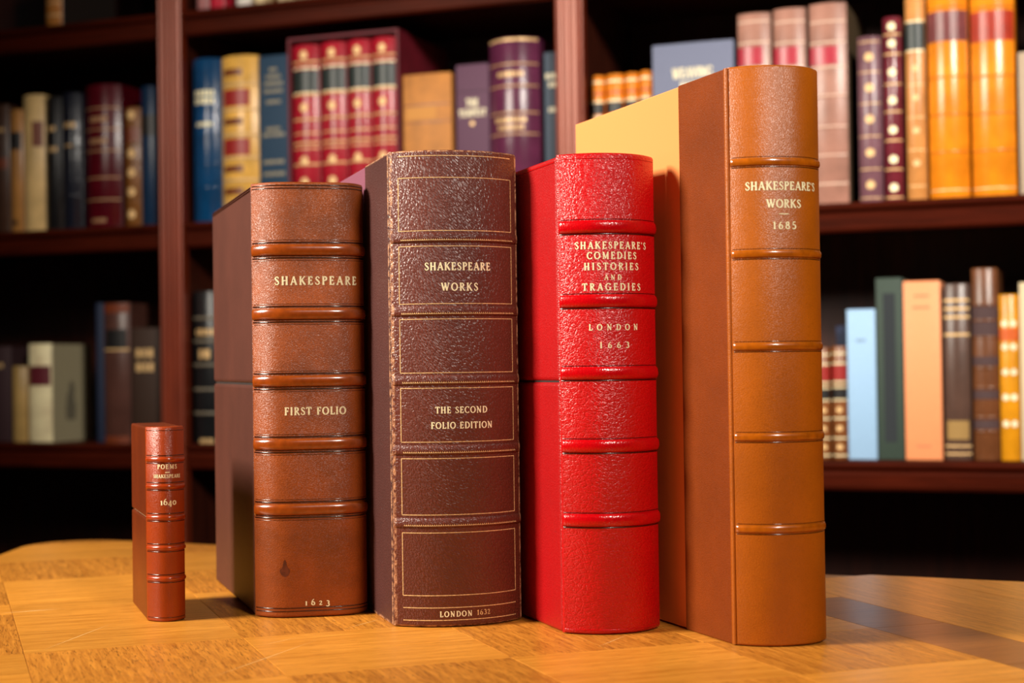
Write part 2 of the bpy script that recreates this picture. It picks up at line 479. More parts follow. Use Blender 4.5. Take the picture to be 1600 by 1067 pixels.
# ---- table
TY = R(20.0)   # parquet runs parallel to this
tb = empty('table', (.1, .95, FLOOR))
tag(tb, 'honey-coloured oak parquetry table carrying the five large and small folio books', 'table')
outline = []
cx, cy, rr = -.512, 1.843, .075
for i in range(15):
    a = R(64.4 + (180 - 64.4) * i / 14)
    outline.append((cx + rr * math.cos(a), cy + rr * math.sin(a)))
outline += [(-.587, 1.62), (-.587, .62), (-.56, .53), (-.5, .48), (.80, .48), (.95, .52), (1.02, .60), (1.06, 1.05), (1.04, 1.14), (.98, 1.2085)]
outline.reverse()           # counter-clockwise -> clockwise sorted below
def area2(p): return sum(a[0] * b[1] - b[0] * a[1] for a, b in zip(p, p[1:] + p[:1]))
if area2(outline) < 0: outline.reverse()
def inset(poly, d):
    out = []; n = len(poly)
    for i in range(n):
        p, q, r = Vector(poly[i - 1]), Vector(poly[i]), Vector(poly[(i + 1) % n])
        n1 = Vector((-(q - p).y, (q - p).x)).normalized(); n2 = Vector((-(r - q).y, (r - q).x)).normalized()
        m = (n1 + n2); m = m / max(.3, m.length_squared) * 2
        out.append(tuple(q + m * d))
    return out
TC = Vector((.1, .95))
def rel(poly): return [(x - TC.x, y - TC.y) for x, y in poly]
def in_table(o): o.location.z = -FLOOR; return o
# core with rounded edge
core = MB(); ring = [(.006, -.0020), (.0015, -.0028), (0, -.006), (0, -.018), (.004, -.026), (.014, -.030)]
n = len(outline); vs = []; fs = []
for d, z in ring: vs += [(x, y, z) for x, y in rel(inset(outline, d))]
for j in range(len(ring) - 1):
    for i in range(n):
        a, b = j * n + i, j * n + (i + 1) % n
        fs.append((a, b + 0, b + n, a + n)[::-1])
core.add(vs, fs, True)
core.add(vs[:n], [list(range(n))]); core.add(vs[-n:], [list(range(n))[::-1]])
in_table(core.build('tabletop_core', M['oak_edge'], tb))
def clip(poly, win):
    out = poly
    for a, b in zip(win, win[1:] + win[:1]):
        ex, ey = b[0] - a[0], b[1] - a[1]; src = out; out = []
        side = lambda p: ex * (p[1] - a[1]) - ey * (p[0] - a[0])
        for i in range(len(src)):
            p, q = src[i - 1], src[i]; sp, sq = side(p), side(q)
            if (sp >= 0) != (sq >= 0):
                k = sp / (sp - sq); out.append((p[0] + (q[0] - p[0]) * k, p[1] + (q[1] - p[1]) * k))
            if sq >= 0: out.append(q)
        if len(out) < 3: return []
    return out
win = inset(outline, .0075)
cu, su = math.cos(TY), math.sin(TY)
def veneer(u0, u1, v0, v1, along_u, mat):
    g = .00018
    q = [(u0 + g, v0 + g), (u1 - g, v0 + g), (u1 - g, v1 - g), (u0 + g, v1 - g)]
    poly = clip([(u * cu - v * su, u * su + v * cu) for u, v in q], win)
    if len(poly) < 3 or abs(area2(poly)) < 2e-4: return
    c = Vector((sum(p[0] for p in poly) / len(poly), sum(p[1] for p in poly) / len(poly)))
    ang = TY if along_u else TY + math.pi / 2
    ca, sa = math.cos(-ang), math.sin(-ang)
    loc = [((x - c.x) * ca - (y - c.y) * sa, (x - c.x) * sa + (y - c.y) * ca) for x, y in poly]
    mb = MB(); k = len(loc)
    ins = inset(loc, .00025) if area2(loc) > 0 else loc
    lo = [(x, y, -.0022) for x, y in loc]; md = [(x, y, -.0002) for x, y in loc]; hi = [(x, y, 0) for x, y in ins]
    mb.add(lo + md + hi, [list(range(k))[::-1], list(range(2 * k, 3 * k))] + [(i + o, (i + 1) % k + o, (i + 1) % k + k + o, i + k + o) for o in (0, k) for i in range(k)])
    o = mb.build('veneer_piece', mat, tb)
    o.location = (c.x - TC.x, c.y - TC.y, -FLOOR); o.rotation_euler = (0, 0, ang)
# basket-weave field of square blocks, each split in two leaves
us = [-.585, -.425, -.265, -.105, .055, .215, .375, .525, .670]
vs_ = [.34, .485, .63, .77, .905, 1.040, 1.200, 1.40, 1.457, 1.62, 1.78, 1.94, 2.10]
for i in range(len(us) - 1):
    for j in range(len(vs_) - 1):
        al = (i + j) % 2 == 0
        u0, u1, v0, v1 = us[i], us[i + 1], vs_[j], vs_[j + 1]
        if v1 - v0 < .1: veneer(u0, u1, v0, v1, True, M['oak']); continue
        if al:
            m_ = (v0 + v1) / 2; veneer(u0, u1, v0, m_, True, M['oak']); veneer(u0, u1, m_, v1, True, M['oak'])
        else:
            m_ = (u0 + u1) / 2; veneer(u0, m_, v0, v1, False, M['oak_cross']); veneer(m_, u1, v0, v1, False, M['oak_cross'])
# dark cross-banding on the right, then the border boards
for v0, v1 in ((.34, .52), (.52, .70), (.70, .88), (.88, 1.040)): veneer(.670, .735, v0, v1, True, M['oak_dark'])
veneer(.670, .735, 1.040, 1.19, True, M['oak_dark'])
veneer(.600, .670, 1.19, 1.60, True, M['oak']); veneer(.670, .735, 1.19, 1.60, False, M['oak'])
for u0, u1 in ((.735, .86), (.86, 1.0), (1.0, 1.16), (1.16, 1.32)):
    for v0, v1 in ((-.1, .25), (.25, .60), (.60, .95), (.95, 1.30)): veneer(u0, u1, v0, v1, False, M['oak'])
# old scratches in the polish
scr = plain('bare_scratch', (.92, .62, .26), rough=.6)
for (x0, y0), (x1, y1), w in (((-.3493, 1.1592), (-.3275, 1.2812), .0006), ((-.4386, 1.3403), (-.3938, 1.3611), .0016), ((-.2050, 1.0453), (-.1504, 1.1870), .0006),
                             ((-.1340, 1.2376), (-.1101, 1.2824), .0005), ((.0599, 1.1441), (.0843, 1.1911), .0004), ((-.1924, 1.1632), (-.1645, 1.2021), .0004)):
    d = Vector((x1 - x0, y1 - y0)).normalized(); nx, ny = -d.y * w / 2, d.x * w / 2
    mx, my = (x0 + x1) / 2 + ny * 3, (y0 + y1) / 2 - nx * 3
    mb = MB()
    pts = [(x0, y0), (mx + nx, my + ny), (x1, y1), (mx - nx, my - ny)]
    k = 4; lo = [(x - TC.x, y - TC.y, -.0006) for x, y in pts]; hi = [(x - TC.x, y - TC.y, .00006) for x, y in pts]
    mb.add(lo + hi, [(3, 2, 1, 0), (4, 5, 6, 7)] + [(i, (i + 1) % 4, 4 + (i + 1) % 4, 4 + i) for i in range(4)])
    in_table(mb.build('scratch', scr, tb))
# frame under the top
for (x0, x1, y0, y1) in ((-.50, .90, .60, .62), (-.50, -.48, .6205, 1.3), (.88, .90, .6205, 1.05)):
    in_table(box('apron', M['oak_edge'], tb, (x0 - TC.x, x1 - TC.x, y0 - TC.y, y1 - TC.y, -.12, -.0302)))
for x, y in ((-.49, .61), (.89, .61), (-.44, 1.66), (.84, 1.12)):
    mb = MB()
    for k, (r0, r1, z0, z1) in enumerate(((.022, .032, FLOOR, -.16), (.036, .036, -.1599, -.0303))):
        vs = []; nn = 16
        for r_, z in ((r0, z0), (r1, z1)): vs += [(x - TC.x + r_ * math.cos(2 * math.pi * i / nn), y - TC.y + r_ * math.sin(2 * math.pi * i / nn), z) for i in range(nn)]
        mb.add(vs, [(i, (i + 1) % nn, nn + (i + 1) % nn, nn + i) for i in range(nn)], True); mb.add(vs[:nn], [list(range(nn))[::-1]]); mb.add(vs[nn:], [list(range(nn))])
    in_table(mb.build('leg', M['oak_edge'], tb))

# ================================================================ THE FIVE FOLIOS ON THE TABLE
def fore(name, label, x, y, yaw, W, b, p, H, D, sk, group='folio books on the table'):
    r = empty(name, (x, y, 0), R(yaw)); tag(r, label, 'book', group)
    return r, Spine(W, b, p, H, sk, n=56)

def rounded_side_box(name, mat, parent, W, y0l, y0r, D, z0, z1, bevel):
    """case body behind the spine: left wall starts at y0l, right wall at y0r"""
    return MB().prism([(0, y0l), (W, y0r), (W, D), (0, D)], z0, z1).build(name, mat, parent, bevel, 3)

def lettering(sp, spine_o, rows, mat, old=()):
    for (t, u, w, z, cap) in rows:
        sp.text(t, u, w, z, cap, old=t in old).build('lettering', mat, spine_o)

# ---- small red-brown POEMS 1640
lea0 = leather('russet_morocco', srgb(150, 54, 8), 620, (1, 1, 2.2), bump=.22, rough=.30, var=.22)
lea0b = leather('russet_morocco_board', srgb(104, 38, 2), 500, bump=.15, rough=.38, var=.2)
band0 = burnished('burnished_russet', srgb(150, 50, 8)); line0 = burnished('dark_russet_tooling_shade', srgb(64, 16, 4), .18)
r, sp = fore('leather_book', 'smallest book on the table, russet leather, spine lettered Poems 1640', -.3015, 1.2880, 20, .0301, .0110, 2.2, .1590, .107, .003)
so = sp.body(.0004, .159, r=.0012).build('spine', lea0, r)
for z in (.1322, .1101, .0848, .0600, .0350):
    sp.rib(z, .0042, .0018).build('raised_band', band0, so)
    for dz in (-.0030, .0034): sp.rib(z + dz, .0010, .0007).build('tooled_or_shade_line', line0, so)  # dark lines beside each band; the lower one paints the shade beneath it
for z in (.1560, .0035): sp.rib(z, .0008, .0006).build('tooled_or_shade_line', line0, so)
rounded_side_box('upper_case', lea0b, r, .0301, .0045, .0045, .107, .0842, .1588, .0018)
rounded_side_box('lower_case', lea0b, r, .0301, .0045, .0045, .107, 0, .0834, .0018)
box('inner_sleeve', M['paper'], r, (.002, .028, .006, .104, .004, .155))
lettering(sp, so, [('POEMS', .0011, .0165, .1265, .0037), ('-', .0011, .0036, .1218, .0014), ('SHAKESPEARE', .0010, .0241, .1187, .0029), ('1640', .0016, .0134, .0978, .0050)], M['gold'], ('1640',))

# ---- brown FIRST FOLIO 1623
lea1 = leather('chestnut_calf', srgb(142, 66, 14), 640, (.7, 1, 1.8), bump=.36, rough=.40, var=.30, var_scale=22)
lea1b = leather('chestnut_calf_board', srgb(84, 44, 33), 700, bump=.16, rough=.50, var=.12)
lea1d = burnished('dark_chestnut_tooling_shade', srgb(52, 20, 8), .16); band1 = burnished('burnished_chestnut', srgb(136, 60, 12), .22)
r, sp = fore('leather_book', 'chestnut brown leather folio box lettered First Folio 1623, second book from the left', -.2150, 1.3025, 18.6, .0915, .0165, 4.5, .3595, .238, .012)
so = sp.body(.0006, .3595, r=.0022).build('spine', lea1, r)
for z in (.3031, .2502, .1948, .1427, .0890):
    sp.rib(z, .0094, .0030, flat=.7).build('raised_band', band1, so)
    sp.rib(z - .0049, .0012, .0006).build('tooled_or_shade_line', lea1d, so)  # extra dark strip: shade under the band, put into the colour
    for dz in (-.0066, .0062):
        sp.rib(z + dz, .0016, .0009).build('tooled_or_shade_line', lea1d, so)
        sp.rib(z + dz * 1.32, .0008, .0005).build('tooled_or_shade_line', lea1d, so)
for z in (.3566, .3542, .0081, .0055): sp.rib(z, .0011, .0008).build('tooled_or_shade_line', lea1d, so)
st = MB(); pts = [(-.0235 + .0042 * math.cos(a) * (1 if math.sin(a) < .3 else .45), .0395 + (.0085 if math.sin(a) > 0 else .0055) * math.sin(a)) for a in [2 * math.pi * i / 18 for i in range(18)]]
st.add([(*sp.at(u, .00012), z) for u, z in pts], [list(range(18))]); st.build('ink_stain', plain('ink_stain', srgb(84, 34, 14), rough=.4, var=.3, scale=300), so)
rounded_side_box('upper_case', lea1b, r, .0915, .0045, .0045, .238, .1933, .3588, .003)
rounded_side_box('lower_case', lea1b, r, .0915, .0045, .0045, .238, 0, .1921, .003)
for z in (.3542, .3562): MB().box(-.0004, .0006, .008, .234, z - .0005, z + .0005).build('tooled_or_shade_line', lea1d, r)
box('inner_sleeve', plain('dark_lining', (.02, .012, .01), rough=.8), r, (.0018, .0897, .008, .234, .006, .352))
lettering(sp, so, [('SHAKESPEARE', .0051, .0696, .2777, .0070), ('FIRST FOLIO', .0029, .0510, .1700, .0064), ('1623', .0026, .0205, .0126, .0050)], M['gold'], ('1623',))

# ---- dark brown SECOND FOLIO 1632
W2 = .1032
tan = srgb(205, 150, 110)
lea2 = leather('dark_morocco', srgb(96, 42, 30), 560, (1.0, 1.0, .42), rot=(0, -.75, 0), bump=.50, rough=.40, var=.16, wear=([(0, .0006, .0013), (0, W2 - .0006, .0013), (2, .0012, .0012), (2, .3757, .0010)], tan))
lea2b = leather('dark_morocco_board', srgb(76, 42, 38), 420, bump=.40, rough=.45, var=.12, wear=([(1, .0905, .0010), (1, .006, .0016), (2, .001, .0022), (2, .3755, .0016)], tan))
cloth2 = plain('plum_cloth', srgb(122, 66, 84), rough=.75, var=.1, scale=1200, bump=.2)
r, sp = fore('leather_book', 'dark brown grained leather folio with gilt panels, lettered Works The Second Folio Edition', -.0952, 1.2430, 17.6, W2, .019, 2.3, .3765, .25, .005)
so = sp.body(.0006, .3765, r=.0024).build('spine', lea2, r)
A = sp.A / 2
for z in (.3069, .2488, .1943, .1393, .0820):
    sp.rib(z + .0002, .0082, .0020, flat=.8).build('raised_band', lea2, so)
    mb = MB(); nt_ = 56
    for k in range(nt_):                       # toothed gilt roll on the band
        u = -.047 + .094 * k / (nt_ - 1)
        pr = .0020 * math.sin(math.acos(max(-1, min(1, -.0014 / .0041)))) ** .8 - .0004 + .00018
        x_, y_ = sp.at(u, pr); x2, y2 = sp.at(u + .0009, pr); x3, y3 = sp.at(u + .00045, pr + .0001)
        mb.add([(x_, y_, z - .0018), (x2, y2, z - .0018), (x3, y3, z - .0006)], [(0, 1, 2)])
        x4, y4 = sp.at(u + .0017, pr)
        mb.add([(x_, y_, z - .0021), (x4, y4, z - .0021), (x4, y4, z - .0017), (x_, y_, z - .0017)], [(0, 1, 2, 3)])
    mb.build('gilt_roll', M['gold_dim'], so)
panels = [(.3545, .3125), (.3003, .2548), (.2427, .2003), (.1882, .1458), (.1328, .0885), (.0744, .0252)]
for zt, zb in panels:
    w = .00030; mb = MB()
    for z in (zt, zb):
        q = sp.strip(z - w, z + w, -.0492, .0485, .00016); mb.add(q.v, q.f)
    for u in (-.0492, .0485):
        q = sp.strip(zb, zt, u - w, u + w, .00016, 2); mb.add(q.v, q.f)
    mb.build('gilt_frame', M['gold_dim'], so)
for z in (.3718, .0156, .0058): sp.strip(z - .00032, z + .00032, -.0492, .0485, .00016).build('gilt_line', M['gold_dim'], so)
MB().box(0, .0055, .0045, .25, .0012, .3756).build('cover_board', cloth2, r, .0012)
MB().prism([(W2 - .0055, .0045), (W2, .0045), (W2, .25), (W2 - .0055, .25)], .0012, .3756).build('cover_board', cloth2, r, .0012)
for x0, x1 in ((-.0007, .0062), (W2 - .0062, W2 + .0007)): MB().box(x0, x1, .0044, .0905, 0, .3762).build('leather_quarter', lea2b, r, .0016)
box('text_block', M['paper'], r, (.0063, W2 - .0063, .0046, .246, .004, .372))
lettering(sp, so, [('SHAKESPEARE', -.0013, .0542, .2842, .0062), ('WORKS', -.0003, .0301, .2680, .0062), ('THE SECOND', 0, .0425, .1709, .0052), ('FOLIO EDITION', .0005, .0506, .1588, .0052),
                   ('LONDON', -.0066, .0261, .0106, .0044)], M['gold'])
lettering(sp, so, [('1632', .0158, .0114, .0109, .0040)], M['gold_dim'])

# ---- red 1663
lea3 = leather('scarlet_morocco', srgb(190, 2, 8), 560, (.75, 1, 1.25), rot=(0, .3, 0), bump=.34, rough=.34, var=.10, crease=230)
lea3b = leather('scarlet_morocco_board', srgb(172, 2, 8), 480, (1.6, 1.6, 1), bump=.34, rough=.42, var=.08)
lea3s = leather('scarlet_morocco_band', srgb(186, 2, 10), 420, bump=.14, rough=.20, var=.08); line3 = burnished('dark_scarlet_band_shade', srgb(70, 0, 6), .25)
r, sp = fore('leather_book', 'bright red grained leather folio lettered Comedies Histories and Tragedies, London 1663', .0372, 1.2000, 19.2, .0772, .018, 2.3, .3665, .23, .005)
so = sp.body(.0006, .3665, r=.0022).build('spine', lea3, r)
for z in (.3100, .2534, .1984, .1430, .0867):
    sp.rib(z, .0098, .0030, flat=.65).build('raised_band', lea3s, so)
    sp.rib(z - .0055, .0014, .0008).build('tooled_or_shade_line', line3, so); sp.rib(z + .0057, .0008, .0007).build('tooled_or_shade_line', line3, so)  # dark strips added as painted shade along the band edges
for z in (.3622, .0039): sp.rib(z, .0009, .0007).build('tooled_or_shade_line', lea3s, so)
rounded_side_box('upper_case', lea3b, r, .0772, .0045, .0045, .23, .1928, .3658, .003)
rounded_side_box('lower_case', lea3b, r, .0772, .0045, .0045, .23, 0, .1920, .003)
box('inner_sleeve', plain('dark_lining', (.02, .012, .01)), r, (.0018, .0754, .008, .226, .006, .360))
MB().box(-.0004, .0006, .008, .226, .3612, .3622).build('tooled_or_shade_line', lea3s, r)
lettering(sp, so, [("SHAKESPEARE'S", -.0011, .0605, .2958, .0055), ('COMEDIES', -.0018, .0403, .2880, .0055), ('HISTORIES', -.0021, .0446, .2797, .0055), ('AND', -.0021, .0138, .2714, .0040),
                   ('TRAGEDIES', -.0019, .0478, .2641, .0055), ('LONDON', -.0013, .0400, .2334, .0047), ('1663', -.0014, .0237, .2198, .0047)], M['gold'])

# ---- tan 1685
W4 = .0685
lea4 = leather('tan_calf', srgb(166, 84, 2), 760, bump=.20, rough=.38, var=.18, var_scale=12)
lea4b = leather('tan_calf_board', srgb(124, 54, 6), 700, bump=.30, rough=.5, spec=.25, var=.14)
lea4d = burnished('dark_tan_tooling_shade', srgb(66, 26, 3), .18); band4 = burnished('burnished_tan', srgb(160, 80, 4), .24)
cloth4 = plain('ochre_cloth', srgb(236, 146, 78), rough=.8, var=.05, scale=1500, bump=.15)
r, sp = fore('leather_book', 'tallest tan leather folio with ochre cloth side, spine lettered 1685', .1605, 1.1390, 21.5, W4, .015, 2.5, .4205, .277, .010)
so = sp.body(.0006, .4205, r=.0018).build('spine', lea4, r)
for z in (.3502, .2835, .2165, .1510, .0847):
    sp.rib(z, .0056, .0019, flat=.7).build('raised_band', band4, so)
    sp.rib(z + .0036, .0009, .0005).build('tooled_or_shade_line', lea4d, so)
    sp.rib(z - .0038, .0011, .0006).build('tooled_or_shade_line', lea4d, so)  # tooled line, coloured darker to take in the shade under the band
for x0, x1, xr in ((0, .0055, -1), (W4 - .0055, W4, 1)):
    MB().box(x0, x1, .0045, .277, .0010, .4195).build('cover_board', cloth4, r, .0010)
for x0, x1 in ((-.0006, .0062), (W4 - .0062, W4 + .0006)):
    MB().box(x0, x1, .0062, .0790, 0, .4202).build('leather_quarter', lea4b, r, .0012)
for x in (-.0005, W4 + .0005):                 # rounded joint where the board hinges
    mb = MB(); nn = 12
    vs = [(x + .0016 * math.cos(2 * math.pi * i / nn), .0036 + .0022 * math.sin(2 * math.pi * i / nn), z) for z in (.001, .4198) for i in range(nn)]
    mb.add(vs, [(i, (i + 1) % nn, nn + (i + 1) % nn, nn + i) for i in range(nn)], True); mb.add(vs[:nn], [list(range(nn))[::-1]]); mb.add(vs[nn:], [list(range(nn))])
    mb.build('joint_ridge', lea4, r)
box('text_block', M['paper'], r, (.0063, W4 - .0063, .0046, .272, .004, .416))
lettering(sp, so, [("SHAKESPEARE'S", .0003, .0571, .3326, .0061), ('WORKS', .0003, .0268, .3197, .0061), ('-', -.0002, .0075, .3122, .0012), ('1685', .0003, .0181, .3039, .0054)], M['gold'])

# ================================================================ BOOKS ON THE SHELVES
GROUPS = {'L1': 'books on the left top shelf', 'L2': 'books on the left middle shelf', 'L3': 'books on the left lower shelf', 'M1': 'books on the centre top shelf',
          'M2': 'books on the centre middle shelf', 'M3': 'books on the centre lower shelf', 'R1': 'books on the right upper shelf', 'R2': 'books on the right lower shelf'}
BASE = {'L1': .8390, 'L2': .4650, 'L3': .0750, 'M1': .8390, 'M2': .4650, 'M3': .0755, 'R1': .4438, 'R2': .0555}
def illegible(sp, z, width, cap, mat, parent, u=0.0, seed=0, vertical=False):
    """rubbed gilt title too worn to read: a row of short upright strokes"""
    rnd = random.Random(seed); mb = MB(); x = -width / 2
    while x < width / 2 - cap * .3:
        w = cap * rnd.uniform(.35, .8)
        w = min(w, width / 2 - x)
        if vertical: vs = [(*sp.at(u - cap / 2, .0003), z + x), (*sp.at(u + cap / 2, .0003), z + x), (*sp.at(u + cap / 2, .0003), z + x + w * .7), (*sp.at(u - cap / 2, .0003), z + x + w * .7)]
        else: vs = [(*sp.at(u + x, .0003), z - cap / 2), (*sp.at(u + x + w, .0003), z - cap / 2), (*sp.at(u + x + w, .0003), z + cap / 2), (*sp.at(u + x, .0003), z + cap / 2)]
        mb.add(vs, [(0, 1, 2, 3)]); x += w + cap * .22
    return mb.build('worn_lettering', mat, parent)

def shelf_book(row, name, label, s0, s1, ztop, mat, b=.006, deco=(), yt=0., yb=1., D=.17, d=.035, board=None, p=2.2, rot=0., group=None, base=None):
    """deco rows are measured on the scale yt (head) .. yb (tail)"""
    z0 = BASE[row] if base is None else base
    H = ztop - z0; W = s1 - s0
    root = empty(name, case_pt(s0, d, z0), YAW + rot); tag(root, label, 'book', group or GROUPS[row])
    sp = Spine(W, b, p, H, 0, n=22)
    so = sp.body(.0004, H, r=.0016, back=.002).build('spine', mat, root)
    bm_ = board or mat
    t = min(.0032, W * .16)
    sh = sp.mesh_cache = MB().box(0, t, .0023, D, 0, H - .0008).mesh('cover_board')
    for x in (0, W - t):
        o = bpy.data.objects.new('cover_board', sh); C.objects.link(o); o.parent = root; o.location.x = x
    sh.materials.append(bm_)
    box('text_block', M['paper'], root, (t + .0002, W - t - .0002, .0024, D - .004, .003, H - .004))
    F = lambda y: H * (yb - y) / (yb - yt)
    k = H / abs(yb - yt); A = sp.A / 2
    for i, q in enumerate(deco):
        if q[0] == 'band': sp.rib(F(q[1]), q[2] * k, q[3] if len(q) > 3 else .0018).build('raised_band', q[4] if len(q) > 4 else mat, so)
        elif q[0] == 'line': sp.strip(F(q[1]) - q[2] * k / 2, F(q[1]) + q[2] * k / 2, -A * .96, A * .96, .0003, 12).build('gilt_line', q[3], so)
        elif q[0] == 'label': sp.strip(F(q[2]), F(q[1]), -A * q[4], A * q[5], .0005, 12).build('title_label', q[3], so)
        elif q[0] == 'worn': illegible(sp, F(q[1]), 2 * A * q[2], q[3] * k, q[4], so, 0, i + int(W * 1e4))
        elif q[0] == 'wornv': illegible(sp, (F(q[1]) + F(q[2])) / 2, F(q[1]) - F(q[2]), q[3] * k, q[4], so, 0, 5, True)
        elif q[0] == 'text': sp.text(q[1], 0, 2 * A * q[3], F(q[2]), q[4] * k, .0006).build('lettering', q[5], so)
        elif q[0] == 'dot': sp.blob(F(q[1]), q[2] * k, A * (q[4] if len(q) > 4 else 0), .0006).build('gilt_ornament', q[3], so)
    return root, sp, so

G, GD, CI = M['gold'], M['gold_dim'], M['cream_ink']
def lth(name, r, g, b_, rough=.32): return leather('shelf_' + name, srgb(r, g, b_), 500, bump=.08, rough=rough, var=.22, var_scale=30)
def clo(name, r, g, b_, rough=.7): return plain('shelf_' + name, srgb(r, g, b_), rough=rough, var=.08, scale=500, bump=.1)
black_lab = clo('black_label', 26, 24, 24, .4); red_lab = clo('red_label', 150, 34, 30, .4); maroon_lab = clo('maroon_label', 96, 30, 40, .4)
brown_lab = clo('brown_label', 112, 50, 24, .4); green_lab = clo('dark_green_label', 34, 44, 42, .4)

# --- left bay, top shelf (only the foot shows)
shelf_book('L1', 'book', 'tan book on the top left shelf, only its foot in view', -1.019, -.985, 1.069, lth('tan_top', 176, 112, 50), .006, [('line', .9, .012, GD), ('line', .8, .01, GD)], board=clo('tan_top_board', 30, 18, 12))
# --- left bay, middle shelf
X = 'L2'
shelf_book(X, 'book', 'dark brown book at the far left edge of the middle shelf', -1.1353, -1.1050, .706, lth('umber', 70, 46, 34), .006, [('worn', .2, .6, .03, GD), ('label', .42, .5, brown_lab, .9, .9)])
shelf_book(X, 'book', 'tan book with a small black label, left of the cream book', -1.1019, -1.0735, .694, lth('tan_left', 176, 122, 62), .006, [('label', 205, 232, black_lab, .8, .8), ('dot', 345, 5, black_lab)], 170, 360)
shelf_book(X, 'book', 'cream vellum book with red-brown label on the left shelf', -1.0716, -1.0259, .7185, lth('vellum', 226, 190, 128, .35), .009, [('label', 190, 229, brown_lab, -.1, .92)], 148, 360, D=.19)
shelf_book(X, 'book', 'plain black book beside the cream vellum book', -1.0216, -.9868, .712, lth('jet', 22, 20, 22), .006, [('worn', 200, .5, 8, GD), ('worn', 232, .5, 8, GD)], 150, 358)
shelf_book(X, 'book', 'black leather book with raised bands left of the maroon book', -.9849, -.9430, .716, lth('blueblack', 24, 26, 38, .25), .012, [('band', y, 5, .0016) for y in (183, 208, 232, 256, 281, 306)] + [('worn', 196, .5, 8, GD), ('worn', 230, .4, 7, GD)], 145, 358)
shelf_book(X, 'book', 'maroon leather book with gilt titles on the left shelf', -.9332, -.8589, .725, lth('claret', 78, 4, 18, .25), .016, [('line', y, 2.0, M['gold_faint']) for y in (170, 203, 236, 278, 312)] + [('worn', 187, .5, 9, M['gold_faint']), ('worn', 221, .5, 8, M['gold_faint']), ('worn', 344, .4, 6, M['gold_faint'])], 133, 355)
shelf_book(X, 'book', 'small gilt brown book between the maroon and navy books', -.8494, -.8169, .680, lth('giltbrown', 120, 74, 30), .008, [('band', y, 4, .0015) for y in (196, 226, 255, 285, 315)] + [('dot', y, 8, GD) for y in (180, 240, 270, 300, 335)] + [('label', 200, 222, brown_lab, .85, .85)], 168, 354)
shelf_book(X, 'book', 'navy book with a black band next to the left post', -.8156, -.7830, .717, lth('deepnavy', 16, 42, 70), .005, [('label', 180, 212, black_lab, .95, .95)], 134, 353)
# --- left bay, lower shelf
X = 'L3'
shelf_book(X, 'book', 'dusky plum book at the far left of the lower shelf', -1.1525, -1.1050, .2543, clo('dusky', 52, 28, 32), .004, [('worn', .2, .5, .05, GD)])
shelf_book(X, 'book', 'short tan book beside the cream book on the lower shelf', -1.1015, -1.0700, .2167, lth('buff', 176, 142, 84), .006)
root, sp, so = shelf_book(X, 'book', 'cream book with maroon label, turned to show its pale cover', -1.0665, -1.0165, .2575, lth('ivory', 244, 222, 176, .5), .006, [('label', 572, 603, maroon_lab, .92, .92)], 537, 693, D=.125, d=.038, board=clo('ivory_cover', 176, 164, 130))
mb = MB(); fig = [(0, .030), (.016, .030), (.018, .055), (.012, .072), (.014, .088), (.010, .100), (.004, .104), (-.002, .098), (-.004, .085), (-.010, .075), (-.014, .050), (-.012, .030)]
mb.add([(.0501, .055 + y, z + .01) for y, z in fig], [list(range(len(fig)))]); mb.build('cover_picture', clo('grey_print', 120, 112, 92), root)
shelf_book(X, 'book', 'thin navy book pressed against the brown book', -.9165, -.9000, .3297, clo('inknavy', 20, 32, 58), .002)
shelf_book(X, 'book', 'worn brown book with dark label on the left lower shelf', -.8985, -.8440, .3287, lth('cocoa', 82, 50, 42), .007, [('label', 515, 545, black_lab, .8, .8), ('line', 482, 14, brown_lab), ('line', 547, 3, GD), ('line', 690, 14, brown_lab)], 473, 694)
shelf_book(X, 'book', 'dark brown book with olive gilt label beside the left post', -.8410, -.7810, .2822, clo('bistre', 50, 28, 14), .004, [('worn', 552, .62, 14, GD), ('worn', 574, .62, 14, GD)], 512, 694)
# --- centre bay, top shelf (feet only)
X = 'M1'
for lab, s0, s1, zt, m_ in (('pinkish book at the left end of the centre top shelf', -.694, -.671, 1.009, lth('rose', 170, 110, 110)), ('crimson book on the centre top shelf, only its foot in view', -.668, -.640, 1.028, lth('crimson', 190, 20, 50)),
        ('white book on the centre top shelf', -.614, -.587, 1.011, clo('white', 232, 224, 214)), ('cream book right of the white one on the top shelf', -.578, -.559, .985, clo('cream_top', 222, 196, 150)),
        ('slim buff book on the centre top shelf', -.533, -.518, .98, clo('buff_top', 206, 180, 140)), ('rightmost slim beige book on the centre top shelf', -.5165, -.502, .978, clo('beige_top', 196, 170, 130))):
    shelf_book(X, 'book', lab, s0, s1, zt, m_, .005, d=.03)
# --- centre bay, middle shelf
X = 'M2'
shelf_book(X, 'book', 'glossy blue leather book right of the left post', -.7065, -.6504, .755, lth('cobalt', 10, 62, 104, .22), .014, [('band', y, 4, .0014) for y in (172, 213, 255, 292)] + [('worn', 146, .6, 9, G), ('worn', 158, .6, 9, G), ('worn', 194, .5, 6, G)], 92, 345)
root, sp, so = shelf_book(X, 'book', 'cream and gold leather book with red labels', -.6478, -.5761, .7545, lth('butter', 226, 172, 78, .3), .014,
    [('band', y, 5, .0018, GD) for y in (133, 173, 212, 248, 283, 318)] + [('label', 141, 167, red_lab, .82, .62), ('label', 218, 244, red_lab, .82, .62)] + [('label', y - 5, y + 5, brown_lab, .75, .3) for y in (114, 191, 265, 300)], 88, 346)
shelf_book(X, 'book', 'dark teal cloth book with dull grey lettering beside the slipcase', -.5736, -.5169, .7515, clo('teal', 20, 54, 80), .002,
    [('worn', y, w, 5.5, GDm) for GDm in (plain('pewter_lettering', srgb(150, 138, 110), rough=.5),) for y, w in ((109, .25), (120, .5), (131, .66), (143, .66), (160, .5), (203, .5), (212, .74), (255, .74), (274, .74))], 86, 346)
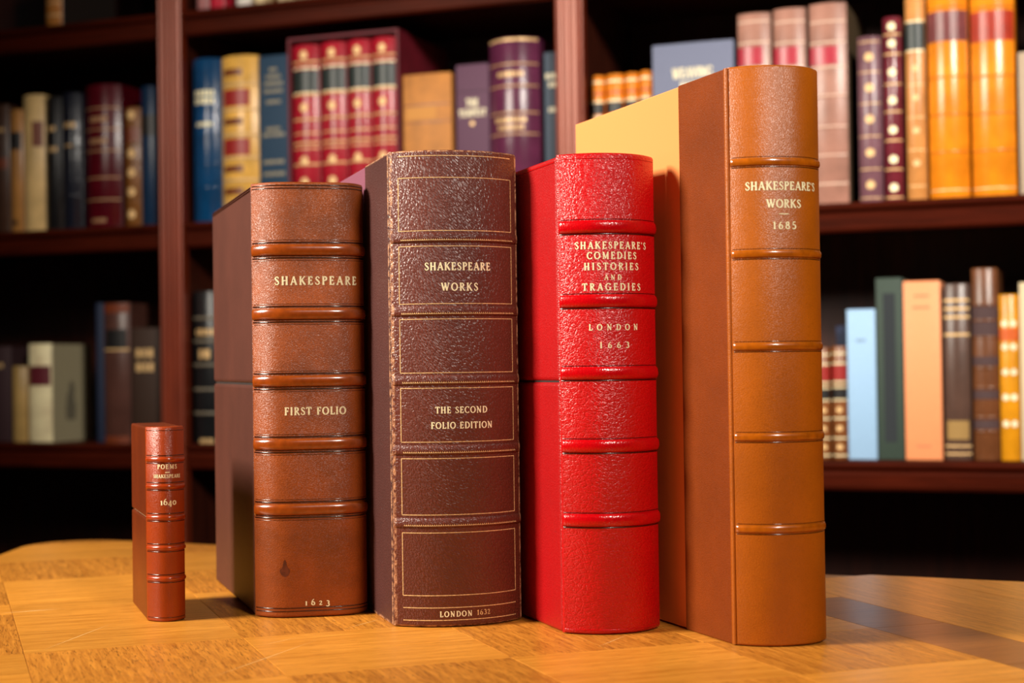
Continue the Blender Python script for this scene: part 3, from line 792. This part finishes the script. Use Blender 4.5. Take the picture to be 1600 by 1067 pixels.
# slipcase and its four volumes
sl = empty('slipcase', case_pt(-.5144, .030, .4650), YAW); tag(sl, 'maroon open-fronted slipcase holding four red gilt volumes', 'slipcase')
sm = lth('slip', 104, 12, 30, .6); SW, SH, SD, t = .2103, .3115, .215, .0045
box('base_panel', sm, sl, (0, SW, 0, SD, 0, t)); box('top_panel', sm, sl, (0, SW, 0, SD, SH - t, SH)); box('back_panel', sm, sl, (t, SW - t, SD - t, SD, t, SH - t))
for x in (0, SW - t): box('side_panel', sm, sl, (x, x + t, 0, SD, t, SH - t))
redv = lth('volume_red', 168, 26, 44, .28)
for i, (s0, s1, zt, yt) in enumerate(((-.5070, -.4570, .7632, 70), (-.4522, -.4050, .7640, 65), (-.4015, -.3585, .7640, 62), (-.3555, -.3108, .7642, 58))):
    yb = 342 + 2 * i
    e = (yb - yt) / 272.
    f = lambda y: yt + (y - 70) * e
    shelf_book(X, 'book', ('leftmost', 'second', 'third', 'rightmost')[i] + ' red gilt volume in the maroon slipcase', s0, s1, zt, redv, .010,
        [('band', f(y), 4, .0014, GD) for y in (98, 150, 190, 228, 262)] + [('label', f(111), f(146), green_lab, .97, .97)] + [('line', f(y), 2.5, G) for y in (108, 120, 134, 148)] + [('worn', f(127), .6, 6, G)]
        + [('dot', f(y), 8, GD) for y in (87, 171, 256, 290)] + [('line', f(212), 2, GD), ('line', f(236), 2, GD)], yt, yb, D=.16, d=.036, base=.4697, group='red gilt volumes in the slipcase')
shelf_book(X, 'book', 'tan suede book with a faded label right of the slipcase', -.2982, -.2107, .6965, lth('suede', 190, 122, 50, .6), .003, [('line', 167, 2, brown_lab), ('label', 170, 191, clo('faded_label', 204, 140, 66), .85, .4), ('line', 196, 1.6, brown_lab)], 115, 345)
shelf_book(X, 'book', 'plum cloth book with bold cream title beside the tan book', -.2014, -.1432, .706, clo('aubergine', 92, 58, 80), .002, [('text', 'THE', 165, .38, 13, CI), ('text', 'TEMPEST', 182, .84, 12, CI), ('dot', 200, 4.5, GD), ('line', 146, 1.5, clo('aubergine_dark', 60, 34, 54))], 100, 344)
shelf_book(X, 'book', 'large rounded purple leather book with gilt bands', -.1410, -.0548, .740, lth('violet', 92, 38, 66, .25), .024,
    [('line', y, 3.2, M['gold_faint']) for y in (105, 142, 187, 223)] + [('line', 64, 4, GD), ('worn', 122, .45, 8, GD), ('worn', 199, .58, 8, GD), ('worn', 212, .45, 7, GD)] + [('band', y, 4, .001) for y in (108, 145, 190, 226)], 60, 344)
shelf_book(X, 'book', 'slate blue book half hidden by the centre post', -.0460, -.0120, .7143, clo('slate', 66, 78, 92), .003, [('worn', 122, .8, 9, CI), ('worn', 137, .5, 9, CI), ('worn', 180, .5, 8, CI)], 81, 343)
# --- centre bay, lower shelf
shelf_book('M3', 'book', 'black leather book with gilt bands beside the chestnut folio box', -.7120, -.6490, .344, lth('ebony', 24, 24, 26, .3), .012,
    [('band', y, 5, .0016, plain('grey_gilt', srgb(110, 100, 84), rough=.5)) for y in (497, 533, 570, 608, 645)] + [('worn', 519, .6, 10, GD), ('worn', 553, .4, 14, GD), ('worn', 688, .4, 7, GD)], 455, 692)
# --- right bay, upper shelf
X = 'R1'
orv = lth('orange_calf', 226, 130, 30, .25)
for i, (s0, s1, zt) in enumerate(((.0345, .0560, .669), (.0594, .0872, .6698), (.0905, .1126, .6696), (.1150, .1340, .6709))):
    shelf_book(X, 'book', ('leftmost', 'second', 'third', 'rightmost')[i] + ' of four small orange calf volumes right of the centre post', s0, s1, zt, orv, .008,
        [('line', .05, .012, G), ('line', .13, .012, red_lab), ('label', .20, .28, black_lab, .95, .95), ('line', .19, .012, G), ('line', .30, .012, G)] + [('band', y, .02, .0014) for y in (.42, .56, .70, .84)], D=.13, group='small orange volumes on the right upper shelf')
shelf_book(X, 'book', 'wide slate grey cloth book with cream title behind the tall tan folio', .1365, .2664, .7103, clo('bluegrey', 108, 114, 138), .002, [('text', 'WEAVING', 112, .50, 16, CI), ('worn', 131, .3, 11, CI)], 66, 322)
pk = lth('fawn', 160, 114, 98, .34)
for i, (s0, s1, zt, yt) in enumerate(((.2745, .3255, .7467, 21), (.3305, .3797, .7495, 13), (.3856, .4417, .7519, 5))):
    shelf_book(X, 'book', ('leftmost', 'middle', 'rightmost')[i] + ' of three fawn leather volumes with pink-red labels', s0, s1, zt, pk, .007,
        [('label', 72, 100, lth('pinkred', 178, 44, 62), .97, .55), ('worn', 86, .5, 10, G)] + [('line', y, 2.5, clo('fawn_rub', 208, 176, 156)) for y in (34, 66, 104, 148, 196, 240, 284)] + [('band', y, 4, .001) for y in (150, 198, 242)], yt, 316, D=.21,
        board=clo('olive_board', 74, 58, 34), group='fawn volumes on the right upper shelf')
shelf_book(X, 'book', 'mauve leather book with five gilt flowers down the spine', .4580, .4922, .6957, lth('mauve', 112, 74, 84), .007, [('dot', y, 7.5, GD) for y in (89, 136, 184, 235, 284)] + [('line', y, 1.4, GD) for y in (66, 112, 160, 210, 260, 304)], 57, 311)
shelf_book(X, 'book', 'slim maroon book with bright gilt flowers', .4960, .5224, .7217, lth('wine', 108, 34, 46, .22), .008, [('dot', y, 7, G) for y in (42, 68, 112, 155, 200, 245, 288)] + [('line', y, 2.4, GD) for y in (54, 84, 130, 172, 216, 260, 303)], 27, 309)
shelf_book(X, 'book', 'tan calf book with a dark green label', .5289, .5569, .7581, lth('biscuit', 196, 132, 70, .3), .006, [('label', 35, 76, green_lab, .97, .97), ('line', 33, 2, G), ('line', 78, 2, G), ('worn', 55, .6, 8, G)] + [('dot', y, 6, GD) for y in (105, 150, 200, 250)] + [('line', y, 1.6, GD) for y in (130, 180, 230, 285)], -14, 307)
yc = lth('yellow_calf', 226, 132, 24, .24)
for i, (s0, s1, zt, lm, yt, lab) in enumerate(((.5615, .6184, .7516, lth('puce', 120, 60, 60), -12, 'yellow calf volume with a puce label'), (.6230, .6843, .7549, lth('brick', 172, 52, 30), -22, 'yellow calf volume with a brick red label'))):
    shelf_book(X, 'book', lab, s0, s1, zt, yc, .013, [('label', 18, 64, lm, .97, .97), ('worn', 34, .55, 8, GD), ('worn', 48, .5, 6, GD)] + [('band', y, 4.5, .0014, lth('yellow_rub', 206, 116, 24)) for y in (12, 118, 175, 232)] + [('line', 290, 2, GD)], yt, 303, group='yellow calf volumes on the right upper shelf')
shelf_book(X, 'book', 'grey beige book at the right edge of the upper shelf', .6890, .7150, .654, clo('greige', 168, 150, 128), .003)
# --- right bay, lower shelf
X = 'R2'
bb = lth('mottled', 128, 74, 36)
for i, (s0, s1, zt) in enumerate(((.3884, .4078, .2264), (.4117, .4329, .2280))):
    shelf_book(X, 'book', ('left', 'right')[i] + ' of two small mottled brown volumes beside the pale blue book', s0, s1, zt, bb, .006,
        [('label', 570, 592, red_lab, .97, .97), ('label', 605, 620, black_lab, .97, .97)] + [('line', y, 2, G) for y in (552, 567, 595, 603, 622, 650, 680, 706)] + [('dot', y, 5, GD) for y in (637, 665, 693)], 541, 713, D=.12, group='mottled volumes on the right lower shelf')
shelf_book(X, 'book', 'navy book standing behind the two small mottled volumes', .398, .434, .262, clo('backnavy', 16, 30, 62), .003, D=.11, d=.168)
shelf_book(X, 'book', 'plain pale blue book on the right lower shelf', .4348, .4769, .2836, clo('powder', 150, 186, 220, .6), .002, [('worn', 531, .35, 4, clo('grey_print2', 110, 130, 160))], 483, 714)
shelf_book(X, 'book', 'dark green cloth book with a tall black title panel', .4788, .5174, .3297, clo('bottle', 46, 62, 52), .002, [('label', 458, 688, clo('panel_navy', 22, 30, 36), .45, .45), ('wornv', 478, 670, 5, GD)], 434, 716)
shelf_book(X, 'book', 'salmon pink book on the right lower shelf', .5193, .5723, .3234, clo('salmon', 240, 150, 98, .55), .002, [('worn', 462, .4, 4, clo('salmon_print', 196, 116, 80)), ('worn', 480, .5, 4, clo('salmon_print', 196, 116, 80)), ('worn', 695, .4, 3.5, clo('salmon_print', 196, 116, 80))], 439, 717)
shelf_book(X, 'book', 'dark brown book with gilt lines right of the salmon book', .5769, .6144, .3180, lth('walnut', 84, 60, 50), .006, [('line', y, 4, GD) for y in (469, 482, 495, 522)] + [('label', 655, 684, clo('tan_panel', 150, 116, 60), .8, .8), ('line', 694, 3, GD), ('line', 706, 3, GD)], 443, 717)
shelf_book(X, 'book', 'tall brown banded leather book on the right lower shelf', .6181, .6543, .3394, lth('tobacco', 106, 62, 34), .007, [('label', a, c, clo('umber_panel', 66, 42, 42), .97, .97) for a, c in ((478, 525), (556, 570), (608, 622), (654, 668))] + [('band', y, 5, .0014) for y in (476, 500, 526, 574, 604, 650, 672)], 419, 718)
shelf_book(X, 'book', 'bright ochre book with paired gilt dots', .6561, .6829, .2997, lth('ochre', 214, 142, 20, .3), .006, [('label', 512, 532, lth('rust', 206, 96, 40), .97, .97)] + [('dot', y, 6, CI, u) for y in (505, 541, 580, 619, 660) for u in (-.4, .4)], 460, 718)
shelf_book(X, 'book', 'cream book at the right edge of the lower shelf', .6847, .7090, .3167, clo('oatmeal', 206, 186, 150), .003)
